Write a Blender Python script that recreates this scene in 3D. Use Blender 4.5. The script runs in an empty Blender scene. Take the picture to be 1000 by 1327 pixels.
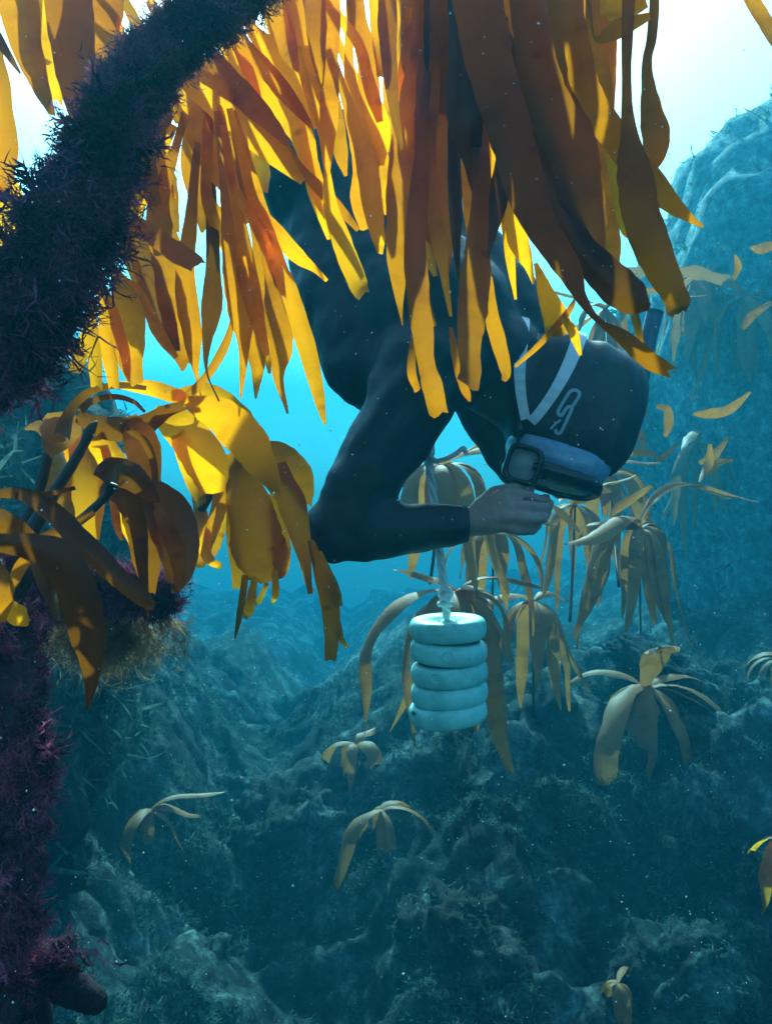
import bpy, bmesh, math, random
import numpy as np
from mathutils import Vector, Matrix, noise
from mathutils.bvhtree import BVHTree
R = math.radians
sc = bpy.context.scene
COL = sc.collection
random.seed(7)

# ------------------------------------------------------------------ camera, sky, sun, exposure
cam = bpy.data.cameras.new('camera'); cam_o = bpy.data.objects.new('camera', cam); COL.objects.link(cam_o); sc.camera = cam_o
cam.sensor_fit = 'HORIZONTAL'; cam.sensor_width = 36; cam.lens = 41.4; cam.clip_start = .02; cam.clip_end = 400
cam_o.rotation_euler = (R(90), 0, 0)
EL, AZ = R(42), R(-5)
w = bpy.data.worlds.new('World'); sc.world = w; w.use_nodes = True; nt = w.node_tree
sky = nt.nodes.new('ShaderNodeTexSky'); sky.sky_type = 'NISHITA'; sky.sun_disc = False
sky.sun_elevation = EL; sky.sun_rotation = AZ; sky.dust_density = 3.0; sky.air_density = 1.0
nt.links.new(sky.outputs[0], nt.nodes['Background'].inputs[0]); nt.nodes['Background'].inputs[1].default_value = .14
sun = bpy.data.lights.new('sun', 'SUN'); sun.energy = 5; sun.angle = R(.6); sun.color = (1, .94, .82)
sun_o = bpy.data.objects.new('sun', sun); COL.objects.link(sun_o)
SUN = Vector((math.sin(AZ)*math.cos(EL), math.cos(AZ)*math.cos(EL), math.sin(EL)))
sun_o.rotation_euler = SUN.to_track_quat('Z', 'Y').to_euler()
sc.view_settings.view_transform = 'Standard'; sc.view_settings.look = 'None'; sc.view_settings.gamma = 1
sc.view_settings.exposure = 1.7
sc.cycles.use_denoising = True; sc.cycles.max_bounces = 5; sc.cycles.diffuse_bounces = 2; sc.cycles.glossy_bounces = 2; sc.cycles.volume_bounces = 1; sc.cycles.use_adaptive_sampling = True; sc.cycles.adaptive_threshold = .03
sc.cycles.transparent_max_bounces = 8; sc.cycles.sample_clamp_indirect = 6

# ------------------------------------------------------------------ helpers
FPX = 1150.0
def P(px, py, d): return Vector(((px-500)/FPX*d, d, (663.5-py)/FPX*d))
def tag(o, label=None, cat=None, group=None, kind=None):
    if label: o['label'] = label
    if cat: o['category'] = cat
    if group: o['group'] = group
    if kind: o['kind'] = kind
    return o
def empty(name, loc, label=None, cat=None, group=None):
    o = bpy.data.objects.new(name, None); o.empty_display_size = .05; o.location = loc; COL.objects.link(o)
    return tag(o, label, cat, group)
def world_loc(o):
    v = Vector((0, 0, 0))
    while o: v = v + o.location; o = o.parent
    return v
def link(name, me, mat=None, parent=None, smooth=True):
    """mesh in world coordinates -> object; under a parent it is moved into the parent's frame"""
    o = bpy.data.objects.new(name, me); COL.objects.link(o)
    if mat: me.materials.append(mat)
    if parent:
        o.parent = parent; me.transform(Matrix.Translation(-world_loc(parent)))
    if smooth: me.polygons.foreach_set('use_smooth', [True]*len(me.polygons))
    return o
def mesh(name, v, f):
    me = bpy.data.meshes.new(name); me.from_pydata([tuple(x) for x in v], [], f); me.update(); return me
def catmull(pts, n):
    """pts: list of numpy rows; n stations per segment"""
    p = np.array(pts, float); p = np.vstack([2*p[0]-p[1], p, 2*p[-1]-p[-2]]); out = []
    for i in range(1, len(p)-2):
        for k in range(n):
            t = k/n; a, b, c, d = p[i-1], p[i], p[i+1], p[i+2]
            out.append(.5*((2*b)+(-a+c)*t+(2*a-5*b+4*c-d)*t*t+(-a+3*b-3*c+d)*t**3))
    out.append(p[-2]); return np.array(out)
def tube(path, radii, seg=10, caps=True):
    """lofted tube; radii: scalars or (r1,r2) with r2 along +Y-ish"""
    v, f = [], []
    n = len(path)
    for i, p in enumerate(path):
        t = (path[min(i+1, n-1)]-path[max(i-1, 0)]).normalized()
        ref = Vector((0, 1, 0)) if abs(t.y) < .9 else Vector((1, 0, 0))
        s = t.cross(ref).normalized(); q = s.cross(t).normalized()
        r = radii[i]; r1, r2 = r if isinstance(r, (tuple, list)) else (r, r)
        for k in range(seg):
            a = 2*math.pi*k/seg; v.append(p + s*(r1*math.cos(a)) + q*(r2*math.sin(a)))
    for i in range(n-1):
        for k in range(seg):
            f.append((i*seg+k, i*seg+(k+1) % seg, (i+1)*seg+(k+1) % seg, (i+1)*seg+k))
    if caps:
        f.append(tuple(range(seg))[::-1]); f.append(tuple(range((n-1)*seg, n*seg)))
    return v, f
def capsule(path, radii, seg=14):
    """tube with rounded ends"""
    p = [Vector(x) for x in path]; r = [x if isinstance(x, tuple) else (x, x) for x in radii]
    t0 = (p[0]-p[1]).normalized(); t1 = (p[-1]-p[-2]).normalized()
    a, ra, b, rb = [], [], [], []
    for k in (80, 55, 30):
        c, s = math.cos(R(k)), math.sin(R(k))
        a.append(p[0]+t0*r[0][0]*s); ra.append((r[0][0]*c, r[0][1]*c))
    for k in (30, 55, 80):
        c, s = math.cos(R(k)), math.sin(R(k))
        b.append(p[-1]+t1*r[-1][0]*s); rb.append((r[-1][0]*c, r[-1][1]*c))
    return tube(a+p+b, ra+r+rb, seg)
class MB:
    def __init__(s): s.v, s.f = [], []
    def add(s, vf):
        o = len(s.v); s.v += list(vf[0]); s.f += [tuple(i+o for i in q) for q in vf[1]]; return s
    def mesh(s, name): return mesh(name, s.v, s.f)
def smoothpath(pts, n=6):
    return [Vector(x) for x in catmull([tuple(p) for p in pts], n)]
def fbm(p, o=4): return noise.fractal(p, 1.0, 2.1, o)

# ------------------------------------------------------------------ materials
def new_mat(name):
    m = bpy.data.materials.new(name); m.use_nodes = True; m.node_tree.nodes.clear(); t = m.node_tree
    out = t.nodes.new('ShaderNodeOutputMaterial'); return m, t, out
def nd(t, kind, **kw):
    n = t.nodes.new(kind)
    for k, v in kw.items():
        if k.startswith('i_'): n.inputs[k[2:].replace('_', ' ')].default_value = v
        else: setattr(n, k, v)
    return n
def ramp(t, fac, stops):
    r = t.nodes.new('ShaderNodeValToRGB'); t.links.new(fac, r.inputs[0])
    e = r.color_ramp.elements
    while len(e) < len(stops): e.new(.5)
    for x, (pos, c) in zip(e, stops): x.position = pos; x.color = (*c, 1)
    return r.outputs[0]
def mult(t, a, b, fac=1.0):
    m = t.nodes.new('ShaderNodeMix'); m.data_type = 'RGBA'; m.blend_type = 'MULTIPLY'; m.inputs[0].default_value = fac
    t.links.new(a, m.inputs[6]); t.links.new(b, m.inputs[7]); return m.outputs[2]
def kelp_mat(name, front, back_lo, back_hi, trans, rough=.35):
    m, t, out = new_mat(name)
    uv = nd(t, 'ShaderNodeUVMap'); mp = nd(t, 'ShaderNodeMapping'); mp.inputs['Scale'].default_value = (9, 14, 1)
    t.links.new(uv.outputs[0], mp.inputs[0])
    oi = nd(t, 'ShaderNodeObjectInfo')
    add = nd(t, 'ShaderNodeVectorMath', operation='ADD'); cmb = nd(t, 'ShaderNodeCombineXYZ')
    ml = nd(t, 'ShaderNodeMath', operation='MULTIPLY'); ml.inputs[1].default_value = 50; t.links.new(oi.outputs['Random'], ml.inputs[0])
    t.links.new(ml.outputs[0], cmb.inputs[2]); t.links.new(mp.outputs[0], add.inputs[0]); t.links.new(cmb.outputs[0], add.inputs[1])
    streak = nd(t, 'ShaderNodeTexNoise', i_Scale=1.0, i_Detail=6.0, i_Roughness=.62); t.links.new(add.outputs[0], streak.inputs['Vector'])
    mp2 = nd(t, 'ShaderNodeMapping'); mp2.inputs['Scale'].default_value = (2.2, 42, 1); t.links.new(add.outputs[0], mp2.inputs[0])
    spot = nd(t, 'ShaderNodeTexVoronoi', i_Scale=1.6); t.links.new(add.outputs[0], spot.inputs['Vector'])
    base = ramp(t, oi.outputs['Random'], [(0, back_lo), (.55, back_hi), (1, tuple(.5*(a+b) for a, b in zip(back_lo, back_hi)))])
    var = ramp(t, streak.outputs['Fac'], [(.28, (.5, .42, .35)), (.5, (.92, .9, .8)), (.7, (1, 1, 1))])
    speck = ramp(t, spot.outputs['Distance'], [(.05, (.35, .25, .2)), (.13, (1, 1, 1))])
    c = mult(t, base, var); c = mult(t, c, speck, .55)
    tr = nd(t, 'ShaderNodeBsdfTranslucent'); t.links.new(c, tr.inputs[0])
    fr = t.nodes.new('ShaderNodeRGB'); fr.outputs[0].default_value = (*front, 1)
    df = nd(t, 'ShaderNodeBsdfPrincipled', i_Roughness=rough); df.inputs['Specular IOR Level'].default_value = .35
    t.links.new(mult(t, fr.outputs[0], var), df.inputs['Base Color'])
    bp = nd(t, 'ShaderNodeBump', i_Strength=.5, i_Distance=.003); t.links.new(streak.outputs['Fac'], bp.inputs['Height'])
    t.links.new(bp.outputs[0], df.inputs['Normal'])
    mx = nd(t, 'ShaderNodeMixShader'); mx.inputs[0].default_value = trans
    t.links.new(df.outputs[0], mx.inputs[1]); t.links.new(tr.outputs[0], mx.inputs[2]); t.links.new(mx.outputs[0], out.inputs[0])
    return m
def plain(name, col, rough=.5, noise_scale=0, col2=None, bump=0, spec=.5, coord='Object', detail=6, stops=(.35, .65)):
    m, t, out = new_mat(name)
    b = nd(t, 'ShaderNodeBsdfPrincipled', i_Roughness=rough); b.inputs['Specular IOR Level'].default_value = spec
    b.inputs['Base Color'].default_value = (*col, 1); t.links.new(b.outputs[0], out.inputs[0])
    if noise_scale:
        tc = nd(t, 'ShaderNodeTexCoord'); nz = nd(t, 'ShaderNodeTexNoise', i_Scale=noise_scale, i_Detail=detail, i_Roughness=.65)
        t.links.new(tc.outputs[coord], nz.inputs['Vector'])
        if col2: t.links.new(ramp(t, nz.outputs['Fac'], [(stops[0], col), (stops[1], col2)]), b.inputs['Base Color'])
        if bump:
            bp = nd(t, 'ShaderNodeBump', i_Strength=bump, i_Distance=.004); t.links.new(nz.outputs['Fac'], bp.inputs['Height']); t.links.new(bp.outputs[0], b.inputs['Normal'])
    return m
M = {}
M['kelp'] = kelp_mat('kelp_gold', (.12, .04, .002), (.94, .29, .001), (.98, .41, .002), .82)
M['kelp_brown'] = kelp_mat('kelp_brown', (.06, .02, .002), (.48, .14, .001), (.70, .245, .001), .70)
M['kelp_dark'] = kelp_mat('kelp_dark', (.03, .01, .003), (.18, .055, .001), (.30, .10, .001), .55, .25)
M['kelp_mid'] = kelp_mat('kelp_mid', (.05, .016, .002), (.37, .11, .001), (.58, .20, .001), .68)  # darker copy: thicker tissue, with canopy shade put into the colour
M['kelp_tan'] = kelp_mat('kelp_tan', (.44, .18, .05), (.48, .18, .03), (.62, .26, .04), .32, .6)
M['stipe'] = plain('stipe_skin', (.03, .016, .008), .45, 40, (.06, .03, .012), .4)
M['stub'] = plain('stub_bark', (.005, .003, .005), .85, 70, (.018, .008, .012), .9, .2)
M['stipe_crust'] = plain('stipe_crust', (.02, .006, .012), .8, 60, (.07, .025, .04), .8)
def algae_mat(name, lo, hi, tr=.35):
    m, t, out = new_mat(name); tc = nd(t, 'ShaderNodeTexCoord'); nz = nd(t, 'ShaderNodeTexNoise', i_Scale=28.0, i_Detail=4.0)
    t.links.new(tc.outputs['Object'], nz.inputs['Vector']); c = ramp(t, nz.outputs['Fac'], [(.38, lo), (.66, hi)])
    d = nd(t, 'ShaderNodeBsdfDiffuse'); b = nd(t, 'ShaderNodeBsdfTranslucent'); mx = nd(t, 'ShaderNodeMixShader'); mx.inputs[0].default_value = tr
    t.links.new(c, d.inputs[0]); t.links.new(c, b.inputs[0]); t.links.new(d.outputs[0], mx.inputs[1]); t.links.new(b.outputs[0], mx.inputs[2]); t.links.new(mx.outputs[0], out.inputs[0])
    return m
M['red_algae'] = algae_mat('red_algae', (.04, .008, .02), (.34, .09, .18))
M['purple_algae'] = algae_mat('purple_algae', (.09, .03, .05), (.40, .17, .22), .45)
M['pink_algae'] = algae_mat('pink_algae', (.16, .02, .05), (.80, .20, .30))
M['filament'] = algae_mat('filament_algae', (.22, .13, .06), (.55, .40, .24), .5)
M['turf'] = algae_mat('turf_algae', (.024, .055, .045), (.13, .22, .18))
M['suit'] = plain('neoprene', (.006, .008, .012), .55, 60, (.013, .016, .022), .4, .4)
M['hood'] = plain('hood_neoprene', (.008, .010, .013), .42, 70, (.018, .021, .026), .35, .5)
M['skin'] = plain('skin', (.30, .17, .13), .5, 60, (.38, .22, .17), .25)
M['silicone'] = plain('silicone', (.55, .62, .66), .25, spec=.6)
M['strap'] = plain('strap_rubber', (.80, .86, .88), .4)
M['skirt'] = plain('skirt_silicone', (.10, .22, .36), .22, 30, (.22, .36, .50), .1, .6)
M['black_plastic'] = plain('black_plastic', (.006, .006, .007), .22)
M['logo'] = plain('logo_print', (.34, .46, .52), .5)
M['snorkel'] = plain('snorkel_tube', (.06, .12, .20), .35)
M['rope'] = plain('rope_fibre', (.80, .84, .80), .7, 300, (.60, .68, .64), .5)
M['weight'] = plain('weight_coating', (.09, .38, .33), .5, 17, (.28, .74, .64), .5, stops=(.26, .58), detail=9)
M['weight_dark'] = plain('weight_recess', (.06, .09, .09), .6)  # dark tone for plugs and slots, and painted shade between discs
M['speck'] = plain('speck', (.75, .75, .70), .8)
def glass_mat():
    m, t, out = new_mat('mask_glass'); b = nd(t, 'ShaderNodeBsdfPrincipled', i_Roughness=.05); b.inputs['Base Color'].default_value = (.45, .5, .52, 1)
    b.inputs['Alpha'].default_value = .55; t.links.new(b.outputs[0], out.inputs[0]); return m
M['glass'] = glass_mat()
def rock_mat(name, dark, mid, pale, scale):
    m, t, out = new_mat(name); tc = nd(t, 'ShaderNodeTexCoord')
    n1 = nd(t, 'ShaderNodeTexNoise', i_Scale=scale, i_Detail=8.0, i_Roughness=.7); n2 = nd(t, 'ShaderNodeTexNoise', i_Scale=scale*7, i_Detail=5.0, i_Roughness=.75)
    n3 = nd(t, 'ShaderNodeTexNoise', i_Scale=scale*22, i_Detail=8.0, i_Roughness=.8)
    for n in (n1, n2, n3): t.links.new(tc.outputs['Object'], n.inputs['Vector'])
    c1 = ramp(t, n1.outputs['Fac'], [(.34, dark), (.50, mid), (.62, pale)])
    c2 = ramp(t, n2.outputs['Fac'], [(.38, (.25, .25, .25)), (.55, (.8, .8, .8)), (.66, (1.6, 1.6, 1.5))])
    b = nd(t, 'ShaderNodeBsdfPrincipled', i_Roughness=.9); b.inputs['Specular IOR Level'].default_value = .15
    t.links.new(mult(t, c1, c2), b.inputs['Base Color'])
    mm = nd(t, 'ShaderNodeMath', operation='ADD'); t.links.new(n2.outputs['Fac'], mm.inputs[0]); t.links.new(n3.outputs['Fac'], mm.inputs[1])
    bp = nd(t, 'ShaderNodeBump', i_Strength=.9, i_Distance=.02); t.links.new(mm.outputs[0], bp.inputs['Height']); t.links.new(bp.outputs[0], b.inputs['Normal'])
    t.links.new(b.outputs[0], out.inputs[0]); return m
M['rock'] = rock_mat('reef_rock', (.010, .019, .019), (.045, .076, .070), (.22, .33, .30), 3.0)
M['rock_veiled'] = rock_mat('veiled_rock', (.20, .42, .42), (.26, .50, .50), (.34, .60, .58), 2.2)  # pale rock with the water's cyan veil put into its colour
M['rock_dark'] = rock_mat('dark_rock', (.015, .018, .015), (.05, .055, .045), (.16, .17, .14), 4.0)

# ------------------------------------------------------------------ terrain
def sstep(a, b, x): t = min(1, max(0, (x-a)/(b-a))); return t*t*(3-2*t)
def terr(x, y):
    z = -1.75 + .85*sstep(2.0, 4.8, y) - .5*sstep(5.8, 9, y)
    z += .80*math.exp(-((x+1.3)/.62)**2)*sstep(1.0, 2.0, y)*(1-sstep(3.2, 5, y))
    z += .42*math.exp(-((x-.9)/1.1)**2-((y-3.5)/.95)**2)
    z -= .40*math.exp(-((x+.62)/.3)**2)*sstep(2.6, 4, y)
    z += .5*sstep(1.2, 2.8, x)*sstep(2, 3.5, y)
    p = Vector((x, y, 0))
    z += .20*fbm(p*1.5+Vector((3, 1, 7)), 3) + .10*fbm(p*4.5, 3)
    return z
def terr_fine(x, y):
    z = terr(x, y); p = Vector((x, y, 3.3))
    return z + .05*fbm(p*8, 3) + .010*fbm(p*30, 3)*max(0, .4+noise.noise(p*4))
def build_seabed():
    xs = [-7+14*i/60 for i in range(12)]
    xs = sorted(set([round(-8+.25*i, 4) for i in range(24)] + [round(-2.4+.02*i, 4) for i in range(251)] + [round(2.8+.2*i, 4) for i in range(27)]))
    ys, y = [-1.5, -1, -.5, 0, .3, .6], .8
    while y < 6: ys.append(y); y += .01+.006*y
    while y < 16: ys.append(y); y += .25
    v = [(x, y, terr_fine(x, y) if -2.6 < x < 3 and .5 < y < 6.5 else terr(x, y)) for y in ys for x in xs]
    def warp(p):
        x, y, z = p
        if not (-2.6 < x < 3 and .5 < y < 6.5): return p
        q = Vector(p)*9; m = .6+.6*noise.noise(Vector(p)*2.5)
        return (x+m*(.05*fbm(q, 3)+.016*fbm(q*4.1, 2)), y+m*(.05*fbm(q+Vector((9, 2, 4)), 3)+.016*fbm(q*4.3, 2)), z+m*.03*fbm(q*1.3+Vector((2, 8, 1)), 4))
    v = [warp(p) for p in v]
    n = len(xs); f = [(j*n+i, j*n+i+1, (j+1)*n+i+1, (j+1)*n+i) for j in range(len(ys)-1) for i in range(n-1)]
    o = link('seabed', mesh('seabed', v, f), M['rock']); tag(o, 'rugged reef floor crusted with pale growth and dark hollows', kind='structure')
build_seabed()
def ico(sub):
    bm = bmesh.new(); bmesh.ops.create_icosphere(bm, subdivisions=sub, radius=1); v = [x.co.copy() for x in bm.verts]; f = [tuple(q.index for q in p.verts) for p in bm.faces]; bm.free(); return v, f
def rock(name, c, size, sub, seed, mat, boxy=2.6, amp=.16, fine=.03, tilt=0, rz=0):
    v, f = ico(sub); out = []; rot = Matrix.Rotation(rz, 3, 'Z') @ Matrix.Rotation(tilt, 3, 'Y'); off = Vector((seed*3.1, seed*1.7, seed))
    for q in v:
        k = (abs(q.x)**boxy+abs(q.y)**boxy+abs(q.z)**boxy)**(-1/boxy); s = q*k
        d = 1+amp*fbm(q*1.6+off, 4)+fine*1.5*fbm(q*6+off, 6)
        out.append(c+rot @ Vector((s.x*size[0], s.y*size[1], s.z*size[2]))*d)
    return link(name, mesh(name, out, f), mat)
reef = rock('reef', Vector((4.15, 6.3, .1)), (2.2, 1.5, 2.85), 6, 2, M['rock_veiled'], 2.8, .10, .022, R(-14))
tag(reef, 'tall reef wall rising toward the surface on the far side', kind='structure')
reef2 = rock('reef', Vector((-1.6, 2.3, -.35)), (.85, .8, .85), 6, 5, M['rock'], 2.8, .16, .05)
tag(reef2, 'pale encrusted reef shoulder behind the drooping golden kelp', kind='structure')
BOUL = []
def ground(px, py, lift=0.):
    d = .9
    while d < 6:
        q = P(px, py, d)
        if q.z < terr(q.x, q.y)+lift: return d
        d += .02
    return 3.
def boulder(px, py, d, size, seed, mat, label, tilt=0, rz=0):
    d = ground(px, py); c = P(px, py, d); k = d/2.2; o = rock('boulder', Vector((0, 0, 0)), tuple(a*k for a in size), 5, seed, mat, 2.3, .34, .09, tilt, rz); o.location = c
    tag(o, label, 'boulder', 'boulders on the reef floor'); BOUL.append(o)
boulder(875, 880, 2.9, (.17, .16, .055), 11, M['rock'], 'pale flat slab of rock behind the low star-shaped kelp', R(28))
boulder(600, 1230, 2.05, (.15, .16, .13), 12, M['rock_dark'], 'dark rounded boulder on the seabed directly below the weights', R(20))
boulder(385, 1090, 2.6, (.16, .2, .15), 13, M['rock'], 'bluish boulder in the mouth of the gully', R(-30))
boulder(880, 1270, 1.95, (.16, .15, .12), 15, M['rock'], 'low grey boulder beside a small torn kelp sprig', R(-10))
#boulder(270, 1240, 1.75, (.16, .15, .10), 16, M['rock'], 'pale speckled boulder at the foot of the left slope', R(12))

# ------------------------------------------------------------------ tufts of filament algae (joined: too fine to pick apart)
def filament(rnd, d, L, width, branch, seg):
    """one branching filament as quads, growing along d from the origin"""
    v, f = [], []; stack = [(Vector((0, 0, 0)), d, L, width, branch)]
    while stack:
        q, d, L, wd, br = stack.pop()
        side = d.cross(Vector((rnd.gauss(0, 1), rnd.gauss(0, 1), rnd.gauss(0, 1)))).normalized(); o = len(v); c = q.copy(); dd = d.copy()
        for i in range(seg+1):
            ww = wd*(1-.8*(i/seg)**2); v.append(c-side*ww); v.append(c+side*ww)
            if i < seg:
                dd = (dd+Vector((rnd.gauss(0, .22), rnd.gauss(0, .22), rnd.gauss(0, .22)))).normalized(); c = c+dd*(L/seg)
                f.append((o+2*i, o+2*i+1, o+2*i+3, o+2*i+2))
                if br > 0 and i >= 1 or (br > 1 and i == 0):
                    for sg in range(2 if br > 1 else 1):
                        sd = (dd+Vector((rnd.gauss(0, .65), rnd.gauss(0, .65), rnd.gauss(0, .65)))).normalized(); stack.append((c.copy(), sd, L*.55, ww*.85, br-1))
    return v, f
def tuft_mesh(name, sites, nfil, length, width, rnd, branch=2, spread=.9, seg=3):
    protos = []
    for k in range(14):
        v, f = [], []
        for _ in range(nfil):
            d = (Vector((0, 0, 1))+Vector((rnd.gauss(0, 1), rnd.gauss(0, 1), rnd.gauss(0, 1)))*spread).normalized()
            fv, ff = filament(rnd, d, length*rnd.uniform(.45, 1.25), width*rnd.uniform(.6, 1.3), branch, seg); o = len(v); v += fv; f += [tuple(i+o for i in q) for q in ff]
        protos.append((np.array([tuple(x) for x in v]), np.array(f)))
    V, F, o = [], [], 0
    for p, n in sites:
        pv, pf = protos[rnd.randrange(14)]
        m = np.array((n.to_track_quat('Z', 'Y').to_matrix() @ Matrix.Rotation(rnd.uniform(0, 6.28), 3, 'Z'))).reshape(3, 3)*rnd.uniform(.7, 1.3)
        V.append(pv @ m.T+np.array(p)); F.append(pf+o); o += len(pv)
    V = np.vstack(V).astype(np.float32); F = np.vstack(F).astype(np.int32); me = bpy.data.meshes.new(name)
    me.vertices.add(len(V)); me.vertices.foreach_set('co', V.ravel()); me.loops.add(F.size); me.loops.foreach_set('vertex_index', F.ravel())
    me.polygons.add(len(F)); me.polygons.foreach_set('loop_start', np.arange(0, F.size, 4, dtype=np.int32)); me.update(calc_edges=True); return me
def tube_sites(path, radii, n, rnd, lo=0., hi=1.):
    out = []
    for _ in range(n):
        t = rnd.uniform(lo, hi)*(len(path)-1.001); i = int(t); a = t-i
        c = path[i].lerp(path[i+1], a); r = radii[i]*(1-a)+radii[i+1]*a; ax = (path[i+1]-path[i]).normalized()
        nn = ax.cross(Vector((rnd.gauss(0, 1), rnd.gauss(0, 1), rnd.gauss(0, 1)))).normalized()
        out.append((c+nn*r*.93, nn))
    return out
rnd = random.Random(3)
sites = []
for bo in BOUL:
    pl = bo.data.polygons
    for _ in range(260):
        q = pl[rnd.randrange(len(pl))]
        if q.normal.z > -.2: sites.append((q.center+bo.location-q.normal*.003, q.normal.copy()))
while len(sites) < 15000:
    y = 1.8+3.6*rnd.random()**1.3; x = rnd.uniform(-.5, .5)*y*1.05
    if fbm(Vector((x*2.3, y*2.3, 5)), 3) < -.05: continue
    e = .02; z = terr_fine(x, y); nn = Vector((terr(x-e, y)-terr(x+e, y), terr(x, y-e)-terr(x, y+e), 2*e)).normalized()
    sites.append((Vector((x, y, z-.004)), nn))
o = link('turf_algae', tuft_mesh('turf_algae', sites, 5, .024, .0032, rnd, 1, .85, 2), M['turf']); tag(o, 'short pale turf algae carpeting the reef floor', 'algae', kind='stuff')
rnd = random.Random(4); sites = []
for src in (reef, reef2):
    me = src.data; pol = me.polygons
    for _ in range(1500):
        q = pol[rnd.randrange(len(pol))]
        if q.normal.y > .4: continue
        sites.append((q.center.copy()-q.normal*.006, q.normal.copy()))
o = link('reef_algae', tuft_mesh('reef_algae', sites, 4, .085, .006, rnd, 1, .8, 2), M['turf']); tag(o, 'bushy algae growing over the reef walls', 'algae', kind='stuff')

# ------------------------------------------------------------------ kelp blades
def ribbon3d(name, pts, widths, sides, mat, parent, rnd, camber=.12, ruffle=.05, ragged=.0):
    n = len(pts); v, f, uvs = [], [], []; K = (-1, -.55, 0, .55, 1)
    ph, fr = rnd.uniform(0, 6.28), rnd.uniform(18, 34); s = 0.; wmax = max(widths); nz = rnd.uniform(0, 99)
    for i in range(n):
        t = (pts[min(i+1, n-1)]-pts[max(i-1, 0)]).normalized(); sd = sides[i]; nn = t.cross(sd).normalized()
        if i: s += (pts[i]-pts[i-1]).length
        ww = widths[i]*.5
        for k in K:
            e = 1+.13*noise.noise(Vector((s*26, nz, k*3)))+.10*noise.noise(Vector((s*95, nz+7, k*3)))
            off = nn*(camber*ww*(1-k*k)*2 + ruffle*wmax*(abs(k)**1.5)*math.sin(fr*s+ph+(k > 0)*1.9))
            q = pts[i]+sd*(k*ww*e)+off
            if ragged and i >= n-2: q = q+t*(wmax*ragged*rnd.uniform(-.5, .5))*(1 if i == n-1 else .3)
            v.append(q); uvs.append((k*ww, s))
    m5 = len(K)
    for i in range(n-1):
        for k in range(m5-1): f.append((i*m5+k, i*m5+k+1, (i+1)*m5+k+1, (i+1)*m5+k))
    me = mesh(name, v, f); ul = me.uv_layers.new(name='UVMap')
    lp = np.empty(len(me.loops), int); me.loops.foreach_get('vertex_index', lp)
    ul.data.foreach_set('uv', np.array(uvs, float)[lp].ravel())
    return link(name, me, mat, parent)
def blade(parent, pts, d, mat='kelp', rnd=random, tw=28, dd=.06, ragged=.25, camber=.14, name='blade', bulge=0):
    """traced centre line (px, py, apparent width) at a real distance d; the blade bends in depth and twists"""
    c = catmull([p[:3] for p in pts], 7 if len(pts) < 6 else 6); n = len(c)
    d0, d1, d2 = rnd.uniform(-dd, dd), rnd.uniform(-dd, dd), rnd.uniform(-dd, dd)
    a0, a1 = R(rnd.uniform(-tw, tw)), R(rnd.uniform(-tw, tw)); P3, W = [], []; tws = []
    for i, (x, y, ww) in enumerate(c):
        t = i/(n-1); dep = d + d0*(1-t)**2+2*d1*t*(1-t)+d2*t*t
        P3.append(P(x, y, dep)); tau = a0*(1-t)+a1*t; tws.append(tau); W.append(max(ww, 1.2)/FPX*dep/math.cos(tau))
    sides = []
    for i in range(n):
        t = (P3[min(i+1, n-1)]-P3[max(i-1, 0)]).normalized(); vw = P3[i].normalized()
        s = t.cross(vw).normalized(); q = s.cross(t).normalized()
        sides.append((s*math.cos(tws[i])+q*math.sin(tws[i])).normalized())
    return ribbon3d(name, P3, W, sides, M[mat], parent, rnd, camber, .06, ragged if pts[-1][2] > 9 else 0)
def stipe(parent, pts, mat='stipe', name='stipe', seg=12):
    """pts: (px,py,width px,d)"""
    c = catmull(pts, 6); path = [P(x, y, d) for x, y, ww, d in c]
    rad = [max(ww, 2)*.5/FPX*d*(1+.12*noise.noise(Vector((i*.7, x*.01, 0)))) for i, (x, y, ww, d) in enumerate(c)]
    v, f = tube(path, rad, seg); link(name, mesh(name, v, f), M[mat], parent); return path, rad

# --- big hanging kelp with the encrusted stipe
rnd = random.Random(21)
KA = empty('kelp_plant', P(-60, 560, .8), 'golden hanging kelp whose thick stipe is furred with dark red algae', 'kelp', 'foreground kelp plants')
sp, sr = stipe(KA, [(460, -150, 44, .88), (345, -40, 46, .82), (240, 40, 48, .78), (170, 120, 50, .76), (125, 220, 54, .76), (88, 310, 62, .77), (38, 400, 64, .78), (-30, 480, 70, .79), (-140, 640, 90, .82), (-230, 900, 100, .9), (-260, 1300, 110, 1.0)], 'stipe_crust')
sites = tube_sites(sp, sr, 1300, rnd, .26, .74)
o = link('red_algae', tuft_mesh('red_algae', sites, 5, .013, .0011, rnd, 2, .75), M['red_algae'], KA); tag(o, 'bushy dark purple red algae furring the stipe', kind='stuff')
sites = tube_sites(sp, sr, 330, rnd, .33, .72)
o = link('red_algae', tuft_mesh('red_algae', sites, 4, .022, .0016, rnd, 2, .75), M['red_algae'], KA); tag(o, kind='stuff')
sites = tube_sites(sp, sr, 700, rnd, .06, .34)
o = link('purple_algae', tuft_mesh('purple_algae', sites, 4, .014, .0010, rnd, 2, .8), M['purple_algae'], KA); tag(o, 'paler pinkish purple algae on the upper stipe', kind='stuff')
sites = tube_sites(sp, sr, 170, rnd, .44, .70)
o = link('red_algae', tuft_mesh('red_algae', sites, 3, .031, .002, rnd, 2, .75), M['red_algae'], KA); tag(o, kind='stuff')
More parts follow.
